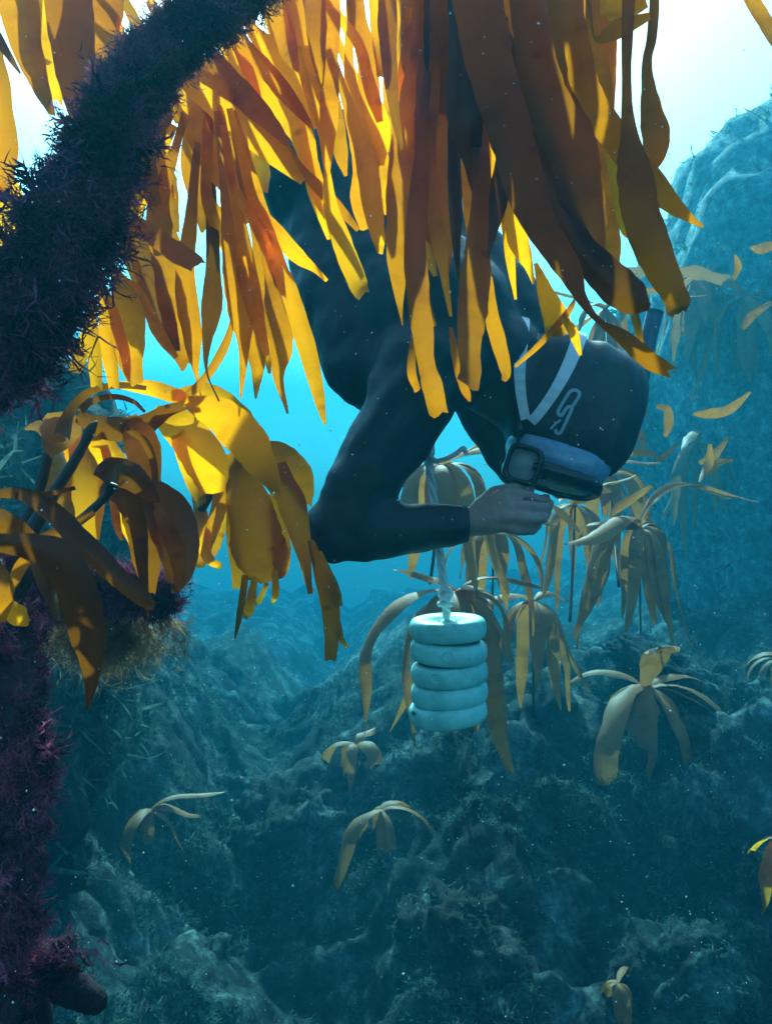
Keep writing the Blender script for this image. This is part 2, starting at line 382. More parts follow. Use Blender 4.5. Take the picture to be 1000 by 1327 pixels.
BL_A = [
 # behind the stipe, top left
 ('b', 1.0, [(15, -60, 46), (30, 40, 44), (52, 110, 24), (68, 150, 8)]), ('g', 1.02, [(45, -60, 40), (60, 50, 34), (70, 110, 24), (74, 134, 14)]),
 ('b', .98, [(85, -60, 60), (92, 40, 60), (100, 120, 40), (104, 170, 10)]), ('b', 1.05, [(130, -60, 70), (128, 40, 60), (125, 120, 40), (140, 190, 20)]),
 ('b', 1.0, [(-30, 20, 40), (-8, 110, 40), (4, 200, 36), (0, 260, 20)]), ('d', .9, [(-15, 30, 18), (8, 66, 12), (27, 95, 3)]),
 ('g', 1.05, [(-30, 190, 50), (-2, 250, 60), (14, 310, 44), (24, 350, 14)]), ('g', 1.1, [(60, -60, 20), (64, 40, 16), (80, 62, 4)]),
 # fanning right under the stipe
 ('g', 1.02, [(215, 90, 20), (243, 135, 46), (272, 185, 54), (298, 232, 38), (322, 268, 10)]), ('g', .97, [(222, 82, 20), (262, 112, 42), (310, 152, 46), (352, 192, 34), (392, 236, 8)]),
 ('b', 1.0, [(262, 62, 30), (300, 110, 34), (340, 150, 28), (374, 188, 8)]), ('g', 1.0, [(292, 55, 18), (330, 102, 36), (366, 142, 38), (390, 172, 30), (402, 215, 24), (416, 258, 20), (424, 282, 10)]),
 ('b', .96, [(312, 48, 14), (345, 90, 22), (375, 127, 20), (404, 164, 6)]), ('g', 1.0, [(326, 36, 16), (356, 70, 30), (384, 110, 32), (404, 158, 12)]),
 ('g', .98, [(352, -60, 34), (364, 30, 34), (378, 72, 22), (388, 92, 5)]), ('g', .96, [(376, -60, 30), (383, 20, 32), (396, 72, 32), (408, 122, 26), (413, 168, 12)]),
 ('b', .93, [(404, -60, 34), (409, 20, 28), (412, 72, 20), (417, 112, 6)]), ('g', .94, [(428, -60, 24), (428, 30, 26), (428, 80, 20), (427, 130, 24), (424, 180, 20), (423, 226, 7)]),
 ('g', .96, [(421, 205, 6), (428, 265, 20), (445, 315, 26), (463, 366, 24), (472, 384, 16)]), ('b', 1.02, [(386, 214, 12), (410, 240, 15), (436, 266, 15), (464, 298, 6)]),
 ('g', 1.04, [(402, 228, 16), (412, 265, 15), (426, 310, 5)]), ('g', .98, [(452, -40, 10), (452, 80, 14), (461, 145, 28), (474, 210, 34), (470, 258, 32), (476, 296, 22)]),
 ('g', 1.0, [(466, 60, 14), (479, 126, 26), (493, 168, 26), (493, 214, 8)]), ('g', .95, [(470, 190, 24), (480, 250, 28), (489, 302, 20), (492, 328, 8)]),
 ('g', 1.05, [(486, 170, 18), (495, 230, 22), (501, 278, 5)]), ('b', 1.02, [(432, 130, 16), (440, 190, 20), (448, 228, 4)]),
 ('b', .97, [(456, -60, 22), (462, 20, 24), (474, 64, 26), (482, 112, 20), (492, 158, 8)]), ('g', 1.0, [(484, -60, 18), (490, 40, 20), (493, 100, 8)]),
 # hanging in the middle left
 ('b', .98, [(166, 120, 14), (178, 180, 30), (190, 225, 28), (202, 268, 14)]), ('b', .94, [(160, 268, 16), (203, 308, 26), (238, 332, 28), (257, 345, 20)]),
 ('b', 1.0, [(205, 270, 30), (222, 350, 46), (228, 400, 44), (236, 442, 32), (240, 476, 16)]), ('b', 1.02, [(240, 360, 26), (248, 430, 26), (254, 484, 7), (262, 520, 2)]),
 ('d', 1.0, [(276, 345, 18), (274, 396, 27), (268, 440, 13), (268, 482, 3), (284, 520, 2)]), ('b', 1.0, [(296, 270, 20), (304, 350, 30), (312, 405, 34), (316, 450, 15), (312, 516, 2)]),
 ('g', .97, [(312, 310, 14), (320, 362, 24), (331, 410, 18), (343, 446, 13), (347, 460, 8)]), ('b', 1.04, [(322, 350, 22), (330, 425, 30), (333, 478, 18), (331, 516, 3)]),
 ('b', 1.02, [(333, 310, 14), (338, 395, 20), (344, 440, 17), (349, 484, 4)]), ('b', .98, [(346, 340, 12), (360, 405, 36), (365, 450, 30), (361, 488, 14), (373, 536, 2)]),
 ('g', .95, [(340, 270, 14), (358, 335, 20), (378, 388, 24), (396, 445, 24), (411, 506, 17), (421, 550, 3)]), ('g', .94, [(302, 240, 12), (334, 293, 17), (354, 333, 20), (364, 360, 13)]),
 ('g', .93, [(330, 262, 14), (362, 306, 20), (388, 334, 18), (408, 349, 9), (423, 364, 6)]), ('g', 1.03, [(268, 252, 16), (283, 288, 26), (290, 324, 8)]),
 ('b', 1.08, [(368, 360, 12), (372, 416, 11), (375, 448, 8)]), ('b', 1.03, [(302, 396, 5), (292, 446, 11), (266, 490, 11), (243, 513, 12)]),
 ('g', 1.05, [(170, 310, 10), (194, 380, 18), (212, 412, 15), (231, 462, 5)]), ('d', 1.05, [(165, 280, 30), (190, 350, 50), (214, 412, 30), (230, 455, 5)]),
 ('b', 1.06, [(250, 200, 30), (262, 260, 34), (268, 300, 16)]), ('b', 1.08, [(290, 190, 40), (305, 235, 40), (318, 290, 14)]), ('g', 1.1, [(325, 180, 24), (338, 215, 24), (342, 250, 8)]),
 ('b', 1.1, [(200, 190, 40), (212, 250, 40), (220, 300, 24)]),
 # lit cluster below the algae
 ('g', 1.0, [(148, 350, 12), (166, 396, 38), (171, 440, 32), (172, 478, 24), (178, 498, 14)]), ('g', 1.02, [(116, 396, 12), (121, 446, 19), (125, 502, 15)]),
 ('g', 1.0, [(133, 390, 12), (140, 446, 21), (148, 502, 14)]), ('g', 1.03, [(116, 418, 12), (106, 456, 19), (96, 484, 14)]),
 ('g', 1.03, [(182, 378, 9), (204, 428, 15), (229, 464, 7)]), ('b', .99, [(148, 405, 14), (158, 456, 20), (169, 494, 8)]), ('d', .9, [(56, 420, 8), (84, 444, 17), (109, 461, 5)]),
 ('g', 1.02, [(30, 460, 10), (48, 455, 16), (66, 444, 6)]),
]
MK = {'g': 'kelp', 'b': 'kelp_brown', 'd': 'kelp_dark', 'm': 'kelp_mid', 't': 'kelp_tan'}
def rooted(pts, hx, hy, f=.55):
    """lead a traced blade back up towards the crown it grows from"""
    x, y, ww = pts[0]
    if y < -45 or f == 0: return pts
    return [(x+f*(hx-x), y+f*(hy-y), min(ww, 9)), (x+.5*f*(hx-x), y+.5*f*(hy-y), min(ww*.9, 14))]+list(pts)
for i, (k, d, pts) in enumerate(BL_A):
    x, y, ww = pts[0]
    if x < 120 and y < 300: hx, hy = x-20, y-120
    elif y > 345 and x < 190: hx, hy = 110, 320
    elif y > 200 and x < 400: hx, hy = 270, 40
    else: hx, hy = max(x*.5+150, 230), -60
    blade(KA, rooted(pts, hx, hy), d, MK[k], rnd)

for i in range(20):   # thinner blades filling the fan
    x = rnd.uniform(130, 400); y0 = rnd.uniform(-60, 90); L = rnd.uniform(120, 240); ww = rnd.uniform(9, 20); dx = rnd.uniform(15, 90)
    blade(KA, [(x-30, y0-60, 7), (x, y0, ww*.8), (x+dx*.4, y0+L*.4, ww), (x+dx*.75, y0+L*.75, ww*.8), (x+dx, y0+L, 3)], rnd.uniform(1.04, 1.16), rnd.choice(['kelp', 'kelp', 'kelp_brown']), rnd)
# --- second hanging kelp over the diver
rnd = random.Random(22)
KB = empty('kelp_plant', P(-330, 1200, 1.25), 'large brown hanging kelp draped in front of the diver\'s back and hood', 'kelp', 'foreground kelp plants')
stipe(KB, [(660, -330, 30, 1.05), (520, -420, 36, 1.1), (300, -420, 38, 1.2), (60, -300, 40, 1.25), (-150, 0, 44, 1.25), (-260, 500, 46, 1.25), (-330, 1200, 60, 1.25)])
BL_B = [
 ('m', .95, [(504, -120, 24), (502, 30, 24), (505, 90, 19), (512, 150, 12), (521, 194, 6)]), ('b', .97, [(540, -120, 34), (536, 40, 36), (538, 92, 30), (546, 136, 10)]),
 ('d', .93, [(560, -120, 20), (558, 40, 19), (560, 120, 17), (555, 152, 12)]), ('g', 1.0, [(518, 80, 12), (527, 138, 16), (540, 190, 11), (546, 204, 3)]),
 ('g', 1.0, [(514, 148, 10), (520, 190, 15), (524, 228, 3)]), ('m', .96, [(580, -120, 40), (576, 40, 38), (572, 100, 32), (576, 154, 10)]),
 ('d', .92, [(604, -120, 40), (600, 60, 42), (602, 150, 48), (612, 205, 26), (616, 254, 6)]), ('b', .95, [(534, 120, 30), (526, 225, 48), (522, 290, 42), (515, 340, 28), (517, 390, 11), (521, 422, 3)]),
 ('m', .97, [(570, 80, 50), (563, 200, 64), (566, 260, 50), (571, 312, 32), (577, 356, 8)]), ('g', 1.02, [(546, 190, 12), (552, 280, 17), (556, 330, 15), (564, 358, 5)]),
 ('g', .96, [(558, 210, 14), (567, 300, 20), (576, 360, 11), (584, 410, 4)]), ('d', .97, [(588, 170, 16), (590, 265, 18), (592, 326, 9), (594, 364, 2)]),
 ('b', .93, [(548, 190, 20), (538, 305, 28), (541, 370, 30), (547, 430, 28), (552, 470, 22), (560, 500, 27), (568, 538, 24)]), ('b', .95, [(537, 425, 5), (533, 478, 11), (541, 506, 9)]),
 ('b', .95, [(551, 370, 7), (558, 410, 10), (563, 422, 6)]), ('m', .92, [(618, 120, 18), (624, 245, 27), (620, 310, 32), (617, 360, 38), (612, 402, 38), (608, 450, 28), (609, 482, 27), (604, 500, 30)]),
 ('b', .93, [(628, 310, 9), (635, 398, 18), (645, 440, 20), (655, 480, 14), (652, 494, 6)]), ('b', .96, [(584, 424, 5), (592, 470, 11), (603, 506, 11), (608, 520, 3)]),
 ('d', .91, [(656, 170, 16), (648, 246, 25), (640, 292, 14), (631, 335, 3)]), ('g', 1.02, [(600, 190, 12), (612, 268, 24), (609, 326, 8)]), ('g', 1.04, [(583, 150, 10), (598, 220, 15), (605, 264, 6)]),
 ('m', .86, [(596, -120, 70), (624, 30, 66), (640, 100, 58), (660, 170, 55), (680, 240, 52), (701, 292, 44), (735, 346, 34), (753, 386, 15), (776, 416, 8), (806, 436, 19), (840, 466, 26), (868, 482, 18)]),
 ('d', .90, [(612, -120, 30), (638, 20, 28), (656, 70, 31), (681, 132, 31), (705, 200, 35), (721, 252, 37), (746, 312, 40), (788, 360, 48), (820, 386, 42), (842, 398, 8)]),
 ('m', .93, [(668, -120, 50), (690, 30, 52), (706, 120, 62), (735, 182, 66), (750, 240, 60), (765, 292, 44), (778, 336, 8)]), ('g', .98, [(653, -120, 30), (660, 20, 30), (668, 62, 18), (673, 84, 4)]),
 ('m', .90, [(722, -120, 40), (735, 20, 46), (746, 80, 42), (766, 132, 38), (792, 172, 36), (832, 222, 35), (866, 260, 26), (896, 284, 9), (911, 293, 3)]),
 ('b', .96, [(772, -120, 20), (768, 30, 18), (777, 90, 26), (790, 145, 12)]), ('m', .87, [(818, -120, 22), (813, 30, 16), (812, 110, 12), (814, 165, 20), (821, 222, 42), (830, 272, 47), (845, 322, 45), (868, 372, 34), (878, 396, 33), (880, 407, 20)]),
 ('b', .98, [(850, -120, 10), (846, 30, 13), (838, 80, 13), (841, 122, 20), (846, 160, 34), (850, 190, 34), (845, 216, 15), (836, 228, 4)]),
 ('g', .97, [(770, -120, 50), (790, -30, 60), (806, 0, 58), (816, 18, 48)]), ('b', .95, [(772, 50, 5), (800, 37, 24), (842, 20, 9)]), ('g', 1.02, [(786, 160, 14), (803, 236, 28), (814, 290, 24), (818, 298, 20)]),
 ('g', 1.03, [(774, 180, 10), (784, 250, 21), (793, 312, 21), (794, 352, 13)]), ('g', 1.0, [(656, 240, 12), (671, 308, 26), (685, 346, 10), (691, 368, 2)]),
 ('g', 1.0, [(694, 340, 5), (709, 384, 22), (722, 420, 32), (718, 438, 14)]), ('g', 1.0, [(728, 410, 8), (742, 430, 13), (752, 460, 4)]), ('b', .97, [(667, 475, 4), (700, 445, 8), (735, 405, 8), (746, 386, 3)]),
 ('g', .96, [(816, 384, 8), (825, 420, 11), (831, 450, 7)]), ('g', 1.05, [(702, 180, 8), (714, 265, 16), (720, 322, 13)]), ('g', 1.06, [(688, 170, 8), (696, 236, 13), (703, 292, 6)]),
 ('g', 1.05, [(652, 250, 8), (660, 326, 13), (668, 388, 3)]), ('g', 1.02, [(640, 60, 14), (645, 110, 14), (650, 150, 8)]), ('b', 1.0, [(660, 120, 30), (668, 190, 34), (672, 240, 16)]),
]
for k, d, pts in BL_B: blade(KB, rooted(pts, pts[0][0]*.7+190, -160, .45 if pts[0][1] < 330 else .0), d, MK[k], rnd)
for i in range(16):
    x = rnd.uniform(500, 790); L = rnd.uniform(150, 330); ww = rnd.uniform(18, 36); dx = rnd.uniform(-12, 40)
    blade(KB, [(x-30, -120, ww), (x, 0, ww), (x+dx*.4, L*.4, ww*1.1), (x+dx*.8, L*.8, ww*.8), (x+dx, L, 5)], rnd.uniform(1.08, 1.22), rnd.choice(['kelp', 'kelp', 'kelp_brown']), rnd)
for i in range(11):   # upper crown above the picture, unseen, added to shade the blades below
    x = rnd.uniform(470, 800); ww = rnd.uniform(34, 60); y1 = rnd.uniform(-150, -35)
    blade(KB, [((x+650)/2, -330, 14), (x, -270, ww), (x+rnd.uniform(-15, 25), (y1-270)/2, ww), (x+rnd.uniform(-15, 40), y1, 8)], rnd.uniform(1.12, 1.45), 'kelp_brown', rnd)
KF = empty('kelp_frond', P(960, -60, 1.3), 'lone dark kelp tip dangling above the tall reef wall', 'kelp')
blade(KF, [(940, -60, 14), (962, -20, 16), (984, 16, 18), (1004, 48, 16), (1012, 70, 5)], 1.3, 'kelp_brown', rnd)

# ------------------------------------------------------------------ middle left kelps
rnd = random.Random(23)
GR = 'low kelp plants at the left reef'
K1 = empty('kelp_plant', P(-20, 800, 1.0), 'golden kelp with arching dark crown and broad lit blades beside the diver\'s elbow', 'kelp', GR)
stipe(K1, [(-20, 800, 24, 1.0), (22, 720, 22, 1.0), (70, 640, 17, 1.0), (104, 585, 13, 1.0), (118, 556, 13, 1.0), (126, 546, 3, 1.0)])
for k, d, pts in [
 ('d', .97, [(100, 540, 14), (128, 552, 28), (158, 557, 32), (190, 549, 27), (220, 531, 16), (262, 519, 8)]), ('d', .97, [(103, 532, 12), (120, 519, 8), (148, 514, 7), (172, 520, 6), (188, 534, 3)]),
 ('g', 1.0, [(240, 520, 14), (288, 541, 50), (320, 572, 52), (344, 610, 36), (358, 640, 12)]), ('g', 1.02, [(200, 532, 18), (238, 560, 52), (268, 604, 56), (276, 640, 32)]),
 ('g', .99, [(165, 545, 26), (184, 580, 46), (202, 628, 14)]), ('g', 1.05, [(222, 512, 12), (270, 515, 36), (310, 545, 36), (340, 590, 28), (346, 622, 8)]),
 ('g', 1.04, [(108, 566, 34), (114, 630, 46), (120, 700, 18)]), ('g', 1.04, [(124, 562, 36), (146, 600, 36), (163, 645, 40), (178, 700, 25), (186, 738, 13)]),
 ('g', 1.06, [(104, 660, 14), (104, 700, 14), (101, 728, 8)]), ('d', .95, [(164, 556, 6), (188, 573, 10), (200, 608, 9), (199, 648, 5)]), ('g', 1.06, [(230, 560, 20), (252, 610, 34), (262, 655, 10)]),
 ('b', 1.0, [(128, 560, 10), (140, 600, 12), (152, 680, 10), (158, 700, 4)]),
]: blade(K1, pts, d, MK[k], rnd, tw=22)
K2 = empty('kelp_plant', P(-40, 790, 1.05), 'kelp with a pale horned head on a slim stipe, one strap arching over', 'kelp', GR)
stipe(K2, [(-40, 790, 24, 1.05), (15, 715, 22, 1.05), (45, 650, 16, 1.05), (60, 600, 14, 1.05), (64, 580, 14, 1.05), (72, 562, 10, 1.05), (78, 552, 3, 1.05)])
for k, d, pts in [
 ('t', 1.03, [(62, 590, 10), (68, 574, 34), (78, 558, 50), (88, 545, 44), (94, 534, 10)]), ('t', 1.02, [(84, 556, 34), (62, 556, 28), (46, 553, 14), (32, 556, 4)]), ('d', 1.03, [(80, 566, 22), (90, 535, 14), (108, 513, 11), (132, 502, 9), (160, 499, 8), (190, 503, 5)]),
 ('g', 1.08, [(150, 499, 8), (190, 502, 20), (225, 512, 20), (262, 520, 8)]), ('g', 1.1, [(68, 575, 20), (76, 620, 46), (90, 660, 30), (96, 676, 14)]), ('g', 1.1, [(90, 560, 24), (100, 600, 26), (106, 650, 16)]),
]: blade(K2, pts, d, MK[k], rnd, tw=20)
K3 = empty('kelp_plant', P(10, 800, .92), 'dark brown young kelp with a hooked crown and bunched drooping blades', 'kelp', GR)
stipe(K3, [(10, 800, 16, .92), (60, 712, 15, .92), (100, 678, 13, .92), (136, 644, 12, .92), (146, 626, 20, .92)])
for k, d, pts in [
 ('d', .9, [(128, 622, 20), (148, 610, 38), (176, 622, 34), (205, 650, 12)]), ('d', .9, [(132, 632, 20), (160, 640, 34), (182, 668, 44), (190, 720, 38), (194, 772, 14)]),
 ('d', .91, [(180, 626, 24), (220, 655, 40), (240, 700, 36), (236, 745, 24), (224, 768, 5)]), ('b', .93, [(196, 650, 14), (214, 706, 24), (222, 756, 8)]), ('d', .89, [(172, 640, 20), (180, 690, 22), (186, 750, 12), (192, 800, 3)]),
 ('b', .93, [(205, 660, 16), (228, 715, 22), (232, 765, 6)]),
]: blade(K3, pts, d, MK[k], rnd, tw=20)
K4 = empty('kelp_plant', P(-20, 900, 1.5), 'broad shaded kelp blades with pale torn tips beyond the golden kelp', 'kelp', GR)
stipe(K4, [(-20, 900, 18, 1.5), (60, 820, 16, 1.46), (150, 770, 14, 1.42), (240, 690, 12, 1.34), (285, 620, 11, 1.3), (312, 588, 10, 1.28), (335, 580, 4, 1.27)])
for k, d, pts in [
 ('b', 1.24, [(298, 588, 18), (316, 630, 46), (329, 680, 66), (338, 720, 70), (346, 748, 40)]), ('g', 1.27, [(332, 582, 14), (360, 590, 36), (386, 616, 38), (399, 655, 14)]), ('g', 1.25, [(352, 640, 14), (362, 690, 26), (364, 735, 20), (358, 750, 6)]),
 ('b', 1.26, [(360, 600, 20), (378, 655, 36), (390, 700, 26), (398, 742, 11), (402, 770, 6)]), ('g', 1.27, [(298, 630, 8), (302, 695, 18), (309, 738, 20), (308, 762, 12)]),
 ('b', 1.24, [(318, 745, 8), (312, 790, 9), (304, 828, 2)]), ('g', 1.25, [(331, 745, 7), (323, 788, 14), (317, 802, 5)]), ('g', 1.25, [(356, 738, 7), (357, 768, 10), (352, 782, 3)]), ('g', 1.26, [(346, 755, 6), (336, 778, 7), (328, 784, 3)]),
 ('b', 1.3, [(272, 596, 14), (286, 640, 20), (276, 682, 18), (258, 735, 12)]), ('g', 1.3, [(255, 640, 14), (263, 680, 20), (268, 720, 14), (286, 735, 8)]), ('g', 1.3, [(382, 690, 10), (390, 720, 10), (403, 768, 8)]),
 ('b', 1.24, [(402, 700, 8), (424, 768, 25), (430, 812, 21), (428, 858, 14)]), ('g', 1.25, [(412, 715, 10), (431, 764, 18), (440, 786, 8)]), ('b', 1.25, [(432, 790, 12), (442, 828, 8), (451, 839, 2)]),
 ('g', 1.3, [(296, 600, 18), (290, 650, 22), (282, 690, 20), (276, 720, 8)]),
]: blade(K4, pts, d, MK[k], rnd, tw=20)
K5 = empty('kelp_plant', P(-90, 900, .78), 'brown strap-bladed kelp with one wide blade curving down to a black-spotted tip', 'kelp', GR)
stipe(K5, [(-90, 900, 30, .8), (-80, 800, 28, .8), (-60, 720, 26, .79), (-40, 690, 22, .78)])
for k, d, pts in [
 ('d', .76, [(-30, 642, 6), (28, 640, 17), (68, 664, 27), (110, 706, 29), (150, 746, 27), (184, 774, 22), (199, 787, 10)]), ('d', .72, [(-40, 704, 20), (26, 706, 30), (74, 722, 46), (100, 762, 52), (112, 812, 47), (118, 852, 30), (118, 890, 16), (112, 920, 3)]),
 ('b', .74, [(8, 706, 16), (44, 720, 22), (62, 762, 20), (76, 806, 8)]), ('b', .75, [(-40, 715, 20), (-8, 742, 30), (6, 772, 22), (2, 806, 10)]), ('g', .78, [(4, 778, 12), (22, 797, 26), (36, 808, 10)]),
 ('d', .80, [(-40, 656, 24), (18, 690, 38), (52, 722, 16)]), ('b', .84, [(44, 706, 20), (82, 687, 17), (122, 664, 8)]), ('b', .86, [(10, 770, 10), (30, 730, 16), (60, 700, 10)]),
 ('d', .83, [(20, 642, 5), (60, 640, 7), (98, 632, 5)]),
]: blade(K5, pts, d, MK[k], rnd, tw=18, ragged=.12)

# encrusted columns at the left
rnd = random.Random(24)
C1 = empty('kelp_stipe', P(-20, 1330, .9), 'black upright stipe bristling with pink algae at the left edge', 'kelp stipe')
sp, sr = stipe(C1, [(-70, 700, 80, .95), (-30, 780, 110, .92), (-6, 860, 96, .9), (6, 960, 84, .88), (4, 1060, 88, .88), (-6, 1160, 84, .88), (-20, 1260, 90, .9), (-30, 1400, 110, .95)], 'stipe_crust')
o = link('pink_algae', tuft_mesh('pink_algae', [q for q in tube_sites(sp, sr, 900, rnd, .2, .85) if noise.noise(q[0]*14) > .02], 5, .016, .0012, rnd, 2, .8), M['pink_algae'], C1); tag(o, 'pink feathery algae', kind='stuff')
o = link('red_algae', tuft_mesh('red_algae', tube_sites(sp, sr, 500, rnd, .05, .95), 5, .016, .0011, rnd, 2, .8), M['red_algae'], C1); tag(o, kind='stuff')
C2 = empty('kelp_stipe', P(30, 800, 1.08), 'dark horizontal stipe furred with purple algae under the drooping kelp', 'kelp stipe')
sp, sr = stipe(C2, [(-60, 800, 60, 1.05), (40, 775, 54, 1.07), (120, 765, 44, 1.09), (185, 768, 34, 1.1), (226, 772, 20, 1.1)], 'stipe_crust')
o = link('red_algae', tuft_mesh('red_algae', tube_sites(sp, sr, 460, rnd, .1, 1), 5, .017, .0013, rnd, 2, .8), M['red_algae'], C2); tag(o, 'purple algae furring the stipe', kind='stuff')
sites = [(P(130+rnd.gauss(0, 40), 800+rnd.gauss(0, 16), 1.14), Vector((.35, 0, -1)).normalized()) for _ in range(150)]
o = link('filament_algae', tuft_mesh('filament_algae', sites, 5, .035, .0008, rnd, 2, .55), M['filament'], C2); tag(o, 'wispy pale filaments trailing below', kind='stuff')
C3 = empty('kelp_stipe', P(-30, 1350, .95), 'broken black stub of a kelp stipe at the foot of the pink algae', 'kelp stipe')
stipe(C3, [(-60, 1240, 90, .95), (10, 1250, 80, .95), (60, 1262, 60, .95), (100, 1285, 44, .95), (122, 1298, 34, .95), (131, 1306, 24, .95), (134, 1309, 6, .95)], 'stub')
stipe(C3, [(10, 1300, 70, .96), (50, 1260, 52, .95), (75, 1235, 36, .95), (86, 1220, 20, .95), (90, 1212, 3, .95)], 'stub', 'branch')
stipe(C3, [(20, 1260, 60, .96), (40, 1300, 44, .96), (50, 1340, 40, .96)], 'stub', 'branch')
o = link('red_algae', tuft_mesh('red_algae', [(P(30+rnd.gauss(0, 40), 1255+rnd.gauss(0, 22), .93), Vector((0, -1, .3))) for _ in range(260)], 5, .012, .001, rnd, 1, .8), M['red_algae'], C3); tag(o, kind='stuff')

# ------------------------------------------------------------------ kelp plants behind (radiating, drooping crowns)
RBVH = BVHTree.FromPolygons([v.co.copy() for v in reef.data.vertices], [tuple(p.vertices) for p in reef.data.polygons])
def droop_kelp(px, py, d, L, n, wd, seed, label, mat='kelp_tan', e0=(15, 60), stem=True, az=None, wall=False, group='kelp plants beyond the diver'):
    rr = random.Random(seed)
    if not stem:
        d = ground(px, py, .10)
        L *= d/2; wd *= d/2
    hit = RBVH.ray_cast(Vector((0, 0, 0)), P(px, py, 1).normalized())[0] if wall else None
    if hit is not None: L *= hit.y/d; wd *= hit.y/d; d = hit.y-.16
    hd = P(px, py, d); gz = min(terr(hd.x, hd.y)-.02, hd.z-.05)
    rt = empty('kelp_plant', Vector((hd.x, hd.y, gz)), label, 'kelp', group)
    if hit is not None: rt.location = hit
    elif stem:   # rooted on the slope behind, the stipe leaning toward the camera
        gd = ground(px, py+150); hit = P(px+rr.uniform(-15, 15), py+150, gd); rt.location = hit
    path = smoothpath([hit, (hit+hd)/2+Vector((0, 0, -.03)), hd], 6) if hit is not None else smoothpath([Vector((hd.x+rr.uniform(-.05, .05), hd.y+rr.uniform(0, .08), gz)), Vector((hd.x+rr.uniform(-.02, .02), hd.y+.02, (gz+hd.z)/2)), hd], 6)
    v, f = tube(path, [.006-.002*i/len(path) for i in range(len(path))], 8); link('stipe', mesh('stipe', v, f), M['stipe'], rt)
    for k in range(n):
        a = (2*math.pi*(k+rr.uniform(-.3, .3))/n) if az is None else R(rr.uniform(*az)); l = L*rr.uniform(.5, 1.35); up = k % 6 == 1; el = R(rr.uniform(*e0))+(.5 if up else 0); fin = R(rr.uniform(-30, 10) if up else rr.uniform(-90, -72))
        q = hd.copy(); pts = [q.copy()]; m = 16; wv = rr.uniform(-.5, .5); rr_s = rr.uniform(1.3, 3.0)
        for i in range(m):
            t = (i+1)/m; e = el+(fin-el)*min(1, t*rr_s)**.8+.25*math.sin(5*t+wv*8)*t; aa = a+wv*t
            q = q+Vector((math.cos(aa)*math.cos(e), math.sin(aa)*math.cos(e), math.sin(e)))*(l/m); pts.append(q.copy())
        wk = wd*rr.uniform(.6, 1.3); W = [wk*min(1, .35+2.5*i/m)*(1-.85*max(0, (i/m-.55)/.45)**1.6) for i in range(m+1)]
        tws = rr.uniform(-.7, .7); S = []
        for i in range(m+1):
            t = (pts[min(i+1, m)]-pts[max(i-1, 0)]).normalized(); h = Vector((-math.sin(a), math.cos(a), 0)); h = (h-t*h.dot(t)).normalized(); g = t.cross(h)
            ang = tws*i/m; S.append((h*math.cos(ang)+g*math.sin(ang)).normalized())
        ribbon3d('blade', pts, W, S, M[mat], rt, rr, .15, .07, .2)
    return rt
droop_kelp(572, 606, 2.7, .40, 15, .06, 31, 'pale kelp crown glimpsed through the crook of the diver\'s arm')
droop_kelp(592, 768, 2.7, .46, 16, .065, 32, 'brown kelp with spread blades directly behind the stacked weights', e0=(-5, 30))
droop_kelp(828, 688, 2.9, .40, 20, .05, 33, 'large tan kelp with a ring of arched blades below the hood', e0=(20, 70))
droop_kelp(836, 892, 2.35, .40, 17, .05, 34, 'low tan kelp with a star of blades above dark rock', e0=(0, 40), stem=False)
droop_kelp(905, 575, 3.5, .40, 10, .05, 35, 'loose pale kelp with torn floating tips near the reef wall', e0=(-55, 60), wall=True)
droop_kelp(965, 385, 3.7, .46, 12, .06, 36, 'hazy kelp growing high on the tall reef wall', e0=(-55, 50), wall=True)
droop_kelp(905, 360, 4.1, .46, 12, .07, 37, 'faint kelp at the edge of the bright cyan reef face', e0=(-55, 50), wall=True)
droop_kelp(785, 400, 3.6, .46, 14, .05, 38, 'pale tangled kelp behind the tip of the snorkel', e0=(-55, 60))
droop_kelp(1012, 855, 1.9, .26, 9, .034, 39, 'short kelp with curved tan blades leaning in beside the flat slab', e0=(20, 50), stem=False)
droop_kelp(1022, 1090, 1.7, .22, 10, .036, 40, 'yellow tipped kelp low on the reef at the picture\'s edge', e0=(0, 40), mat='kelp', stem=False)
droop_kelp(462, 968, 2.3, .16, 6, .034, 41, 'small curled kelp sprig on the seabed below the diver\'s elbow', e0=(20, 60), stem=False)
droop_kelp(195, 1050, 1.75, .17, 8, .03, 42, 'little tan kelp lying on the pale left slope', e0=(-10, 45), az=(130, 400), stem=False)
droop_kelp(495, 1050, 2.2, .2, 7, .034, 43, 'dim kelp clump drooping on the seabed under the weights', e0=(0, 40), stem=False)
droop_kelp(800, 1275, 1.75, .12, 6, .026, 44, 'small torn kelp sprig beside the low grey boulder', e0=(0, 40), stem=False)
droop_kelp(745, 655, 3.3, .40, 10, .045, 45, 'slender kelp hanging just behind the mask', e0=(0, 40))
droop_kelp(790, 610, 3.5, .44, 12, .05, 46, 'pale kelp half hidden behind the crown of the hood', e0=(-50, 50))
droop_kelp(640, 690, 2.9, .32, 10, .045, 47, 'dusky kelp drooping behind the diver\'s hand', e0=(0, 40))
droop_kelp(690, 780, 3.2, .36, 11, .05, 48, 'dark kelp sunk in shade beyond the weights', e0=(0, 40))

